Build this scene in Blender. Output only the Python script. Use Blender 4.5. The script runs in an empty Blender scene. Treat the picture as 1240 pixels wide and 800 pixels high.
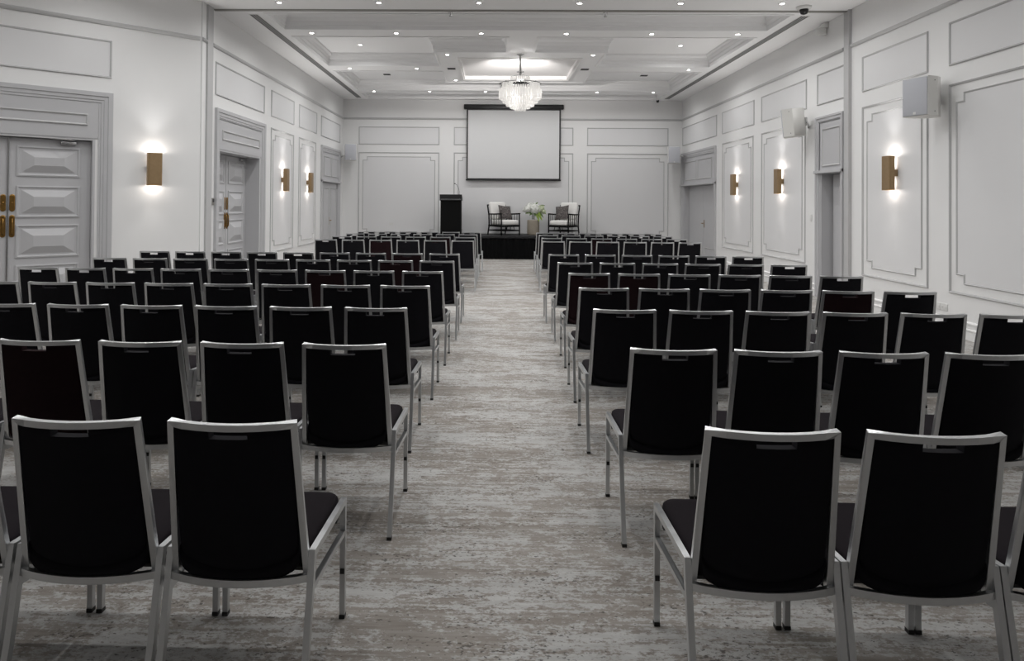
import bpy, math, random
from mathutils import Vector, Matrix
random.seed(7)
C = bpy.context.scene.collection
V = Vector
R = math.radians

# ------------------------------------------------------------------ room measures (metres; x right, y away, z up)
XL, XR, YF, YB = -4.40, 5.457, 19.20, -4.0
HC = 4.527            # ceiling height
HREC = 4.782          # height inside the coffers
HRAIL = 3.967
CX = 0.515            # room axis

# ------------------------------------------------------------------ materials
MATS = {}
def mat(name, col, rough=0.6, metal=0.0, spec=0.5, bump=None, emit=None, estr=0.0, vary=0.0, vscale=6.0, trans=0.0):
    if name in MATS: return MATS[name]
    m = bpy.data.materials.new(name); m.use_nodes = True
    nt = m.node_tree; b = nt.nodes['Principled BSDF']
    b.inputs['Base Color'].default_value = (*col, 1)
    b.inputs['Roughness'].default_value = rough
    b.inputs['Metallic'].default_value = metal
    b.inputs['Specular IOR Level'].default_value = spec
    if trans: b.inputs['Transmission Weight'].default_value = trans
    if emit:
        b.inputs['Emission Color'].default_value = (*emit, 1); b.inputs['Emission Strength'].default_value = estr
    tc = nt.nodes.new('ShaderNodeTexCoord')
    if vary:
        n = nt.nodes.new('ShaderNodeTexNoise'); n.inputs['Scale'].default_value = vscale; n.inputs['Detail'].default_value = 5
        nt.links.new(tc.outputs['Object'], n.inputs['Vector'])
        mx = nt.nodes.new('ShaderNodeMix'); mx.data_type = 'RGBA'
        mx.inputs['A'].default_value = tuple(c*(1-vary) for c in col)+(1,)
        mx.inputs['B'].default_value = tuple(min(1, c*(1+vary)) for c in col)+(1,)
        nt.links.new(n.outputs['Fac'], mx.inputs['Factor']); nt.links.new(mx.outputs['Result'], b.inputs['Base Color'])
    if bump:
        sc, st = bump
        n = nt.nodes.new('ShaderNodeTexNoise'); n.inputs['Scale'].default_value = sc; n.inputs['Detail'].default_value = 3
        nt.links.new(tc.outputs['Object'], n.inputs['Vector'])
        bp = nt.nodes.new('ShaderNodeBump'); bp.inputs['Strength'].default_value = st; bp.inputs['Distance'].default_value = 0.002
        nt.links.new(n.outputs['Fac'], bp.inputs['Height']); nt.links.new(bp.outputs['Normal'], b.inputs['Normal'])
    MATS[name] = m
    return m

WALL   = mat('wall_paint', (0.80, 0.80, 0.80), 0.7, vary=0.02, vscale=1.5, bump=(60, 0.05))
PANEL  = mat('panel_paint', (0.73, 0.73, 0.74), 0.65, vary=0.015, vscale=2)
MOLD   = mat('molding_paint', (0.50, 0.50, 0.505), 0.5, vary=0.02)
DOORP  = mat('door_paint', (0.50, 0.50, 0.515), 0.45, vary=0.02)
CEIL   = mat('ceiling_paint', (0.89, 0.89, 0.895), 0.8, vary=0.015, vscale=1)
CEILW  = mat('ceiling_white', (0.92, 0.91, 0.905), 0.7, vary=0.01)
TRACK  = mat('track_metal', (0.33, 0.32, 0.30), 0.5, 0.4, vary=0.05)
SLOT   = mat('slot_black', (0.03, 0.03, 0.032), 0.6, vary=0.1)
STEEL  = mat('chair_steel', (0.62, 0.63, 0.64), 0.33, 0.93, vary=0.04, vscale=30)
FABRIC = mat('chair_fabric', (0.0092, 0.0088, 0.0112), 0.85, spec=0.10, vary=0.25, vscale=40)
FABRED = mat('chair_fabric_reddish', (0.017, 0.0085, 0.0100), 0.85, spec=0.06, vary=0.25, vscale=40)
SEATF  = mat('seat_fabric', (0.0125, 0.0098, 0.0122), 0.9, spec=0.1, vary=0.15, vscale=30, bump=(900, 0.25))
RUBBER = mat('black_plastic', (0.012, 0.012, 0.012), 0.5, vary=0.1)
BRASS  = mat('brushed_brass', (0.36, 0.25, 0.14), 0.42, 0.75, vary=0.12, vscale=25)
BRASSD = mat('door_brass', (0.27, 0.155, 0.045), 0.32, 0.9, vary=0.35, vscale=20)
CHROME = mat('chrome', (0.6, 0.6, 0.6), 0.25, 1.0, vary=0.03)
WPLAST = mat('white_plastic', (0.72, 0.72, 0.71), 0.45, vary=0.02)
GRILLE = mat('speaker_grille', (0.50, 0.51, 0.55), 0.6, vary=0.03, vscale=120)
SPKBOX = mat('speaker_cabinet', (0.74, 0.735, 0.71), 0.45, vary=0.02)
BLACKW = mat('black_lacquer', (0.004, 0.004, 0.004), 0.55, spec=0.12, vary=0.15)
BLACKM = mat('black_metal', (0.02, 0.02, 0.021), 0.4, 0.3, vary=0.1)
SCREEN = mat('screen_cloth', (0.655, 0.66, 0.668), 0.9, vary=0.01)
STAGET = mat('stage_carpet', (0.028, 0.028, 0.03), 0.95, vary=0.35, vscale=14, bump=(300, 0.4))
SKIRT  = mat('stage_skirt', (0.0045, 0.0045, 0.005), 0.9, spec=0.1, vary=0.2, vscale=10)
CUSH   = mat('white_cushion', (0.80, 0.79, 0.77), 0.9, vary=0.03, vscale=8, bump=(200, 0.2))
CRYST  = mat('crystal', (0.93, 0.92, 0.90), 0.08, spec=0.8, trans=0.35, vary=0.30, vscale=28, emit=(1, 0.96, 0.91), estr=0.22)  # glow and uneven tone stand in for bulb light caught by the crystals
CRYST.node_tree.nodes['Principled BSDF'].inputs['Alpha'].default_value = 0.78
BULB   = mat('bulb_glow', (1, 1, 1), 0.5, emit=(1, 0.93, 0.82), estr=7)
LENS   = mat('lamp_lens', (1, 1, 1), 0.5, emit=(1, 0.96, 0.90), estr=30)
GLOW   = mat('sconce_lamp', (1, 1, 1), 0.5, emit=(1, 0.88, 0.72), estr=6)
PETAL  = mat('white_petal', (0.85, 0.86, 0.82), 0.7, vary=0.06, vscale=30)
PETALG = mat('greenish_petal', (0.66, 0.72, 0.50), 0.7, vary=0.12, vscale=30)
LEAF   = mat('leaf_green', (0.10, 0.17, 0.035), 0.5, vary=0.4, vscale=25)
LEAFL  = mat('leaf_lime', (0.28, 0.40, 0.05), 0.5, vary=0.3, vscale=25)
GLASS  = mat('vase_glass', (0.80, 0.82, 0.82), 0.05, trans=0.6, vary=0.01)
GLASS.node_tree.nodes['Principled BSDF'].inputs['Alpha'].default_value = 0.25

def pedestal_mat():
    m = mat('stone_composite', (0.30, 0.265, 0.215), 0.6, vary=0.18, vscale=9, bump=(40, 0.3)); return m
STONE = pedestal_mat()

def pillow_mat():
    m = mat('pillow_print', (0.05, 0.045, 0.045), 0.9)
    nt = m.node_tree; b = nt.nodes['Principled BSDF']
    tc = nt.nodes.new('ShaderNodeTexCoord')
    v = nt.nodes.new('ShaderNodeTexVoronoi'); v.feature = 'DISTANCE_TO_EDGE'; v.inputs['Scale'].default_value = 17
    n = nt.nodes.new('ShaderNodeTexNoise'); n.inputs['Scale'].default_value = 9; n.inputs['Detail'].default_value = 4
    mixv = nt.nodes.new('ShaderNodeMix'); mixv.data_type = 'RGBA'; mixv.inputs['Factor'].default_value = 0.35
    nt.links.new(tc.outputs['Object'], mixv.inputs['A']); nt.links.new(n.outputs['Color'], mixv.inputs['B'])
    nt.links.new(mixv.outputs['Result'], v.inputs['Vector']); nt.links.new(tc.outputs['Object'], n.inputs['Vector'])
    r = nt.nodes.new('ShaderNodeValToRGB'); r.color_ramp.elements[0].position = 0.02; r.color_ramp.elements[1].position = 0.09
    r.color_ramp.elements[0].color = (0.21, 0.19, 0.185, 1); r.color_ramp.elements[1].color = (0.062, 0.054, 0.053, 1)
    nt.links.new(v.outputs['Distance'], r.inputs['Fac']); nt.links.new(r.outputs['Color'], b.inputs['Base Color'])
    return m
PILLOW = pillow_mat()

def carpet_mat():
    m = bpy.data.materials.new('distressed_carpet'); m.use_nodes = True
    nt = m.node_tree; b = nt.nodes['Principled BSDF']; b.inputs['Roughness'].default_value = 0.95
    b.inputs['Specular IOR Level'].default_value = 0.1
    tc = nt.nodes.new('ShaderNodeTexCoord')
    def noise(sx, sy, detail, rough=0.55, dist=0.0, off=0.0):
        mp = nt.nodes.new('ShaderNodeMapping'); mp.inputs['Scale'].default_value = (sx, sy, 1); mp.inputs['Location'].default_value = (off, off*1.7, off)
        nt.links.new(tc.outputs['Object'], mp.inputs['Vector'])
        n = nt.nodes.new('ShaderNodeTexNoise'); n.inputs['Scale'].default_value = 1; n.inputs['Detail'].default_value = detail
        n.inputs['Roughness'].default_value = rough; n.inputs['Distortion'].default_value = dist
        nt.links.new(mp.outputs['Vector'], n.inputs['Vector']); return n.outputs['Fac']
    def math_(op, a, c=None, v=None):
        x = nt.nodes.new('ShaderNodeMath'); x.operation = op; nt.links.new(a, x.inputs[0])
        if c is not None: nt.links.new(c, x.inputs[1])
        elif v is not None: x.inputs[1].default_value = v
        return x.outputs[0]
    def ramp(f, p0, p1, c0=(0, 0, 0, 1), c1=(1, 1, 1, 1)):
        r = nt.nodes.new('ShaderNodeValToRGB'); r.color_ramp.elements[0].position = p0; r.color_ramp.elements[1].position = p1
        r.color_ramp.elements[0].color = c0; r.color_ramp.elements[1].color = c1
        nt.links.new(f, r.inputs['Fac']); return r.outputs['Color']
    def mix(f, a, b_):
        x = nt.nodes.new('ShaderNodeMix'); x.data_type = 'RGBA'; nt.links.new(f, x.inputs['Factor'])
        for s, k in ((a, 'A'), (b_, 'B')):
            if isinstance(s, tuple): x.inputs[k].default_value = s
            else: nt.links.new(s, x.inputs[k])
        return x.outputs['Result']
    big = noise(1.3, 3.6, 3, 0.6, 0.3)
    mid = noise(11, 24, 6, 0.78, 0.25, 3.1)
    fine = noise(60, 95, 4, 0.75, 0.0, 7.7)
    line = noise(1.6, 62, 2, 0.5, 0.0, 1.3)
    s = math_('ADD', math_('MULTIPLY', big, v=0.24), math_('MULTIPLY', mid, v=0.36))
    s = math_('ADD', s, math_('MULTIPLY', fine, v=0.27))
    s = math_('ADD', s, math_('MULTIPLY', line, v=0.15))
    mask = ramp(s, 0.492, 0.534)
    taupe = ramp(noise(2.0, 36, 4, 0.6, 0.0, 5.5), 0.35, 0.68, (0.235, 0.211, 0.188, 1), (0.335, 0.312, 0.288, 1))
    light = ramp(noise(5, 30, 4, 0.65, 0.0, 9.2), 0.35, 0.65, (0.405, 0.400, 0.392, 1), (0.495, 0.492, 0.484, 1))
    col = mix(mask, taupe, light)
    dark = ramp(math_('ADD', math_('MULTIPLY', noise(48, 80, 2, 0.6, 0.0, 2.2), v=0.72), math_('MULTIPLY', noise(3, 7, 2, 0.5, 0.0, 8.0), v=0.28)), 0.60, 0.64)
    col = mix(math_('MULTIPLY', dark, v=0.75), col, (0.075, 0.068, 0.062, 1))
    nt.links.new(col, b.inputs['Base Color'])
    bp = nt.nodes.new('ShaderNodeBump'); bp.inputs['Strength'].default_value = 0.35; bp.inputs['Distance'].default_value = 0.004
    nt.links.new(noise(260, 260, 2), bp.inputs['Height']); nt.links.new(bp.outputs['Normal'], b.inputs['Normal'])
    return m
CARPET = carpet_mat()

# ------------------------------------------------------------------ mesh helper
class MB:
    def __init__(s, M=None): s.v = []; s.f = []; s.sm = []; s.M = M or Matrix.Identity(4)
    def pt(s, p): s.v.append(s.M @ V(p)); return len(s.v)-1
    def face(s, idx, smooth=False): s.f.append(tuple(idx)); s.sm.append(smooth)
    def quad(s, a, b, c, d, smooth=False): s.face([s.pt(a), s.pt(b), s.pt(c), s.pt(d)], smooth)
    def box(s, x0, x1, y0, y1, z0, z1, bev=0.0):
        if bev: return s.rbox(x0, x1, y0, y1, z0, z1, bev)
        i = [s.pt((x, y, z)) for z in (z0, z1) for y in (y0, y1) for x in (x0, x1)]
        for q in ((0, 2, 3, 1), (4, 5, 7, 6), (0, 1, 5, 4), (2, 6, 7, 3), (0, 4, 6, 2), (1, 3, 7, 5)): s.face([i[k] for k in q])
        return s
    def rbox(s, x0, x1, y0, y1, z0, z1, r, seg=3):
        # rounded box: rounded rectangle in xy swept in z with rounded top and bottom rims
        r = min(r, (x1-x0)/2-1e-4, (y1-y0)/2-1e-4, (z1-z0)/2-1e-4)
        rings = []
        for k in range(seg+1):
            a = math.pi/2*k/seg; rings.append((z0 + r - r*math.cos(a) if False else z0 + r*(1-math.sin(a)), r*(1-math.cos(a))))
        rings = [(z, ins) for z, ins in rings][::-1] + [(z1-(z-z0), ins) for z, ins in rings]
        loops = []
        for z, ins in rings:
            lp = []
            rr = max(r-ins, 1e-4)
            for cx, cy, a0 in ((x1-r, y1-r, 0), (x0+r, y1-r, 90), (x0+r, y0+r, 180), (x1-r, y0+r, 270)):
                for k in range(seg+1):
                    a = R(a0+90*k/seg); lp.append(s.pt((cx+rr*math.cos(a), cy+rr*math.sin(a), z)))
            loops.append(lp)
        n = len(loops[0])
        for a, b in zip(loops, loops[1:]):
            for k in range(n): s.face([a[k], a[(k+1) % n], b[(k+1) % n], b[k]], True)
        s.face(loops[0][::-1], False); s.face(loops[-1], False)
        return s
    def lathe(s, prof, c=(0, 0, 0), n=24, smooth=True, axis='z', cap=True):
        loops = []
        for r, h in prof:
            lp = []
            for k in range(n):
                a = 2*math.pi*k/n; x, y = r*math.cos(a), r*math.sin(a)
                p = (x, y, h) if axis == 'z' else ((x, h, y) if axis == 'y' else (h, x, y))
                lp.append(s.pt((c[0]+p[0], c[1]+p[1], c[2]+p[2])))
            loops.append(lp)
        for a, b in zip(loops, loops[1:]):
            for k in range(n): s.face([a[k], a[(k+1) % n], b[(k+1) % n], b[k]], smooth)
        if cap: s.face(loops[0][::-1]); s.face(loops[-1])
        return s
    def sweep(s, pts, w, h, ref, closed=False, nprof=4, smooth=False):
        # a w x h bar (nprof 4) or an oval tube along pts; ref is the bar's own depth direction
        pts = [V(p) for p in pts]; ref = V(ref).normalized(); n = len(pts); loops = []
        for i, p in enumerate(pts):
            a = pts[i-1] if (i > 0 or closed) else None; b = pts[(i+1) % n] if (i < n-1 or closed) else None
            t1 = (p-a).normalized() if a is not None else None; t2 = (b-p).normalized() if b is not None else None
            t = (t1+t2).normalized() if (t1 is not None and t2 is not None) else (t1 or t2)
            k = 1.0
            if t1 is not None and t2 is not None: k = 1/max(0.35, t.dot(t2))
            side = t.cross(ref).normalized(); dep = side.cross(t).normalized()
            lp = []
            if nprof == 4: prof = [(-w/2, -h/2), (w/2, -h/2), (w/2, h/2), (-w/2, h/2)]
            else: prof = [(w/2*math.cos(2*math.pi*q/nprof), h/2*math.sin(2*math.pi*q/nprof)) for q in range(nprof)]
            for u, d in prof: lp.append(s.pt(p+side*u*k+dep*d))
            loops.append(lp)
        m = len(loops[0])
        pairs = list(zip(loops, loops[1:])) + ([(loops[-1], loops[0])] if closed else [])
        for a, b in pairs:
            for k in range(m): s.face([a[k], a[(k+1) % m], b[(k+1) % m], b[k]], smooth or nprof > 4)
        if not closed: s.face(loops[0][::-1]); s.face(loops[-1])
        return s
    def tube(s, pts, r, n=8, closed=False):
        pts = [V(p) for p in pts]; d = pts[-1]-pts[0]
        if d.length < 1e-6: d = pts[1]-pts[0]
        ref = V((0, 1, 0)) if abs(d.normalized().y) < 0.8 else V((1, 0, 0))
        return s.sweep(pts, 2*r, 2*r, ref, closed, n, True)
    def molding(s, poly, prof, closed=True):
        # poly: (s,z) corners; prof: (offset to the inside, height off the wall). local axes (s, d, z)
        n = len(poly); P = [V((a, b)) for a, b in poly]
        area = sum(P[i].x*P[(i+1) % n].y-P[(i+1) % n].x*P[i].y for i in range(n))
        sg = 1 if area > 0 else -1
        rows = []
        for i in range(n):
            a = P[i-1] if (i > 0 or closed) else None; b = P[(i+1) % n] if (i < n-1 or closed) else None
            e1 = (P[i]-a).normalized() if a is not None else None; e2 = (b-P[i]).normalized() if b is not None else None
            if e1 is None: e1 = e2
            if e2 is None: e2 = e1
            n1 = V((-e1.y, e1.x))*sg; n2 = V((-e2.y, e2.x))*sg
            mt = (n1+n2); mt = mt/max(1e-6, mt.dot(n1)) if mt.length > 1e-6 else n1
            rows.append([s.pt((P[i].x+mt.x*o, h, P[i].y+mt.y*o)) for o, h in prof])
        rng = range(n) if closed else range(n-1)
        for i in rng:
            a, b = rows[i], rows[(i+1) % n]
            for k in range(len(prof)-1): s.face([a[k], b[k], b[k+1], a[k+1]])
        return s
    def build(s, name, m, parent=None, recalc=True):
        me = bpy.data.meshes.new(name); me.from_pydata([tuple(p) for p in s.v], [], s.f); me.materials.append(m)
        for p, k in zip(me.polygons, s.sm): p.use_smooth = k
        if recalc:
            import bmesh
            bm = bmesh.new(); bm.from_mesh(me); bmesh.ops.recalc_face_normals(bm, faces=bm.faces); bm.to_mesh(me); bm.free()
        me.update()
        o = bpy.data.objects.new(name, me); C.objects.link(o)
        if parent is not None: o.parent = parent
        return o

def empty(name, loc, rz=0.0, M=None):
    o = bpy.data.objects.new(name, None); C.objects.link(o); o.empty_display_size = 0.1
    if M is not None: o.matrix_world = M
    else: o.location = loc; o.rotation_euler = (0, 0, rz)
    return o
def tag(o, label, cat, group=None, kind=None):
    o['label'] = label; o['category'] = cat
    if group: o['group'] = group
    if kind: o['kind'] = kind
    return o
def struct(o): o['kind'] = 'structure'; return o
def copy_tree(o, parent=None):
    c = o.copy(); C.objects.link(c)
    if parent is not None: c.parent = parent
    for ch in [x for x in o.children]: copy_tree(ch, c)
    return c
def frame(origin, s_dir, d_dir):
    # local (s, d, z): s along the wall, d off the wall into the room, z up
    s_, d_ = V(s_dir).normalized(), V(d_dir).normalized()
    return Matrix(((s_.x, d_.x, 0, origin[0]), (s_.y, d_.y, 0, origin[1]), (0, 0, 1, origin[2]), (0, 0, 0, 1)))
ML = frame((XL, 0, 0), (0, 1, 0), (1, 0, 0))
MR = frame((XR, 0, 0), (0, 1, 0), (-1, 0, 0))
MF = frame((0, YF, 0), (1, 0, 0), (0, -1, 0))
CB = (-4.422, 9.823)
MC = frame((CB[0], CB[1], 0), (0.73923, 0.67345, 0), (0.67345, -0.73923, 0))

# ------------------------------------------------------------------ walls
def wall(name, M, s0, s1, z1, openings, thick=0.40):
    mb = MB(M)
    ss = sorted({s0, s1, *[o[0] for o in openings], *[o[1] for o in openings]})
    zs = sorted({0, z1, *[o[2] for o in openings], *[o[3] for o in openings]})
    for a, b in zip(ss, ss[1:]):
        for c, d in zip(zs, zs[1:]):
            sm, zm = (a+b)/2, (c+d)/2
            if any(o[0] < sm < o[1] and o[2] < zm < o[3] for o in openings): continue
            mb.box(a, b, -thick, 0, c, d)
    return struct(mb.build(name, WALL))
ZT = HC + 0.5
OPL2 = (10.50, 12.37, 0, 2.36); OPL3 = (16.92, 18.58, 0, 2.07)
OPR4 = (16.45, 19.0, 0, 2.07); OPR5 = (10.36, 11.10, 0, 2.085)
OPC = (-3.27, -1.36, 0, 2.365)
wl = wall('wall_left', ML, 9.86, YF, ZT, [OPL2, OPL3])
wr = wall('wall_right', MR, YB, YF, ZT, [OPR4, OPR5])
wf = wall('wall_far', MF, XL-0.4, XR+0.4, ZT, [])
wc = wall('wall_corner', MC, -4.30, 0.02, ZT, [OPC])
wn = wall('wall_side', frame((-7.60, 0, 0), (0, 1, 0), (1, 0, 0)), YB, 6.93, ZT, [])
wb = wall('wall_rear', frame((0, YB, 0), (1, 0, 0), (0, 1, 0)), -8.0, XR+0.4, ZT, [])

PROF = [(0, 0), (0.002, 0.012), (0.009, 0.019), (0.016, 0.015), (0.023, 0.014), (0.027, 0.006), (0.030, 0.0)]
PROFI = [(0, 0), (0.002, 0.009), (0.008, 0.015), (0.016, 0.010), (0.022, 0.008), (0.025, 0.0)]
def rect(s0, s1, z0, z1): return [(s0, z0), (s1, z0), (s1, z1), (s0, z1)]
def notched(s0, s1, z0, z1, a=0.125, b=0.10):
    return [(s0+a, z0), (s1-a, z0), (s1-a, z0+b), (s1, z0+b), (s1, z1-b), (s1-a, z1-b), (s1-a, z1), (s0+a, z1), (s0+a, z1-b), (s0, z1-b), (s0, z0+b), (s0+a, z0+b)]
def upper_panel(w, M, s0, s1, z0=3.207, z1=3.731):
    p = MB(M).box(s0+0.01, s1-0.01, 0, 0.004, z0+0.01, z1-0.01).build('upper_panel', PANEL, w)
    MB(M).molding(rect(s0, s1, z0, z1), PROF).build('molding', MOLD, p)
def tall_panel(w, M, s0, s1, z0=0.515, z1=2.988):
    i0, i1, j0, j1 = s0+0.118, s1-0.118, z0+0.125, z1-0.125
    mb = MB(M)
    for bx in ((i0+0.135, i1-0.135, j0+0.01, j1-0.01), (i0+0.01, i0+0.135, j0+0.11, j1-0.11), (i1-0.135, i1-0.01, j0+0.11, j1-0.11)):
        mb.box(bx[0], bx[1], 0, 0.004, bx[2], bx[3])
    p = mb.build('tall_panel', PANEL, w)
    MB(M).molding(rect(s0, s1, z0, z1), PROF).build('molding', MOLD, p)
    MB(M).molding(notched(i0, i1, j0, j1), PROFI).build('notched_molding', MOLD, p)
def rail(w, M, s0, s1, z=HRAIL):
    prof = [(-0.030, 0), (-0.028, 0.018), (-0.010, 0.032), (0.012, 0.036), (0.022, 0.022), (0.030, 0.0)]
    mb = MB(M)
    r0 = [mb.pt((s0, h, z+o)) for o, h in prof]; r1 = [mb.pt((s1, h, z+o)) for o, h in prof]
    for k in range(len(prof)-1): mb.face([r0[k], r1[k], r1[k+1], r0[k+1]])
    mb.face(r0[::-1]); mb.face(r1)
    return mb.build('picture_rail', MOLD, w)
def baseboard(name, M, spans):
    prof = [(0, 0.0), (0.020, 0.0), (0.020, 0.100), (0.028, 0.106), (0.028, 0.122), (0.016, 0.130), (0.016, 0.175), (0.024, 0.180), (0.024, 0.196), (0.008, 0.206), (0, 0.21)]
    mb = MB(M)
    for s0, s1 in spans:
        r0 = [mb.pt((s0, d, z)) for d, z in prof]; r1 = [mb.pt((s1, d, z)) for d, z in prof]
        for k in range(len(prof)-1): mb.face([r0[k], r1[k], r1[k+1], r0[k+1]])
        mb.face(r0[::-1]); mb.face(r1)
    return struct(mb.build(name, WALL))
# left wall
for a, b in ((10.33, 12.56), (12.955, 14.44), (14.83, 16.31), (16.73, 18.80)): upper_panel(wl, ML, a, b)
for a, b in ((12.955, 14.43), (14.83, 16.245)): tall_panel(wl, ML, a, b)
rail(wl, ML, 10.20, YF)
# right wall
for a, b in ((10.30, 11.21), (11.59, 13.53), (13.905, 15.835), (16.22, 19.12)): upper_panel(wr, MR, a, b)
for a, b in ((11.63, 13.525), (13.95, 15.82)): tall_panel(wr, MR, a, b)
for a, b in ((8.37, 9.85), (5.02, 7.985), (2.9, 4.65)): upper_panel(wr, MR, a, b); tall_panel(wr, MR, a, b, 0.50)
rail(wr, MR, YB, 10.14); rail(wr, MR, 10.36, YF)
# far wall
for a, b in ((-3.94, -1.58), (-1.16, 2.31), (2.71, 5.06)): upper_panel(wf, MF, a, b); tall_panel(wf, MF, a, b)
rail(wf, MF, XL, XR)
# corner wall
upper_panel(wc, MC, -3.46, -1.17); rail(wc, MC, -4.30, 0.0)
baseboard('baseboard_left', ML, [(10.2, 10.33), (12.57, 16.74), (18.75, YF)])
baseboard('baseboard_right', MR, [(YB, 10.14), (11.22, 16.26), (19.16, YF)])
baseboard('baseboard_far', MF, [(XL, XR)])
baseboard('baseboard_corner', MC, [(-4.30, -3.47), (-1.16, 0.0)])

# ------------------------------------------------------------------ floor and ceiling
fl = MB(); fl.box(-8.0, XR+0.4, YB-0.4, YF+0.4, -0.12, 0.0); struct(fl.build('floor', CARPET))

RB0, RB1 = CX-4.16, CX+4.16           # coffers' outer sides
sp, sq = 0.285, 1.72                  # half widths of the spoke beams and of the middle square
def mirX(p): return [(2*CX-x, y) for x, y in p][::-1]
def mirY(p): return [(x, 2*14.73-y) for x, y in p][::-1]
FL_ = [(RB0, 11.92), (CX-sp, 11.92), (CX-sp, 13.07), (CX-sq, 13.07), (CX-sq, 14.42), (RB0, 14.42)]
COFF = [FL_, mirX(FL_), mirY(FL_), mirX(mirY(FL_)), [(RB0, 10.46), (RB1, 10.46), (RB1, 11.38), (RB0, 11.38)], [(RB0, 18.08), (RB1, 18.08), (RB1, 19.0), (RB0, 19.0)]]
SQP = [(-0.70, 13.68), (1.74, 13.68), (1.74, 15.92), (-0.70, 15.92)]
def inside(x, y, poly):
    c = False; n = len(poly)
    for i in range(n):
        (x1, y1), (x2, y2) = poly[i], poly[(i+1) % n]
        if (y1 > y) != (y2 > y) and x < (x2-x1)*(y-y1)/(y2-y1)+x1: c = not c
    return c
ce = MB()
xs = sorted({-8.0, XR+0.4, SQP[0][0], SQP[1][0], *[x for p in COFF for x, y in p]}); ys = sorted({YB-0.4, YF+0.4, SQP[0][1], SQP[2][1], *[y for p in COFF for x, y in p]})
def uniq(a):
    r = [a[0]]
    for k in a[1:]:
        if k-r[-1] > 1e-4: r.append(k)
    return r
xs, ys = uniq(xs), uniq(ys)
for a, b in zip(xs, xs[1:]):
    for c, d in zip(ys, ys[1:]):
        x, y = (a+b)/2, (c+d)/2
        if any(inside(x, y, p) for p in COFF): ce.box(a, b, c, d, HREC, HREC+0.3)
        elif inside(x, y, SQP): ce.box(a, b, c, d, HC+0.07, HREC+0.3)
        else: ce.box(a, b, c, d, HC, HREC+0.3)
ceiling = struct(ce.build('ceiling', CEIL))
MCE = Matrix(((1, 0, 0, 0), (0, 0, 1, 0), (0, 1, 0, HC), (0, 0, 0, 1)))     # molding axes (x, up, y)
CROWN = [(-0.035, -0.001), (-0.035, -0.014), (0.004, -0.014), (0.004, 0.050), (0.020, 0.060), (0.020, 0.120), (0.036, 0.135), (0.050, 0.185), (0.085, 0.215), (0.095, 0.253)]
for p in COFF: MB(MCE).molding(p, CROWN).build('crown_molding', CEIL, ceiling)
MB(MCE).box(SQP[0][0]+0.002, SQP[1][0]-0.002, 0.062, 0.069, SQP[0][1]+0.002, SQP[2][1]-0.002).build('center_panel', CEILW, ceiling)
MB(MCE).molding(SQP, [(-0.07, 0), (-0.07, -0.02), (-0.045, -0.035), (-0.02, -0.02), (0, -0.015), (0.002, 0.062)]).build('center_molding', CEILW, ceiling)
# movable wall track across the ceiling with its jambs on both walls
t = MB(); t.box(XL, XR, 10.225, 10.255, HC-0.012, HC); t.box(XL, XR, 10.275, 10.305, HC-0.012, HC)
struct(t.build('trim_1', TRACK))
t = MB(ML); t.box(9.995, 10.185, 0, 0.03, 0, HC); struct(t.build('trim_2', MOLD))
rail(wl, ML, 9.86, 9.995)
t = MB(MR); t.box(10.15, 10.175, 0, 0.05, 0, HC); t.box(10.175, 10.345, 0, 0.02, 0, HC); struct(t.build('trim_3', MOLD))

# ------------------------------------------------------------------ doors
def raised_panel(mb, s0, s1, z0, z1, d0=0.0):
    mb.molding(rect(s0, s1, z0, z1), [(0, d0), (0.0, d0+0.012), (0.018, d0+0.016), (0.03, d0+0.004), (0.045, d0-0.006), (0.055, d0-0.006)])
    a = 0.055; bx, bz = min(0.13, (s1-s0)*0.2), min(0.12, (z1-z0)*0.3)
    o = [(s0+a, z0+a), (s1-a, z0+a), (s1-a, z1-a), (s0+a, z1-a)]
    i = [(s0+a+bx, z0+a+bz*0.75), (s1-a-bx, z0+a+bz*0.75), (s1-a-bx, z1-a-bz*0.75), (s0+a+bx, z1-a-bz*0.75)]
    O_ = [mb.pt((x, d0+0.001, z)) for x, z in o]; I_ = [mb.pt((x, d0+0.045, z)) for x, z in i]
    for k in range(4): mb.face([O_[k], O_[(k+1) % 4], I_[(k+1) % 4], I_[k]])
    mb.face(I_)
PANELS_Z = ((1.83, 2.225), (1.295, 1.71), (0.775, 1.205), (0.25, 0.685))
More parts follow.
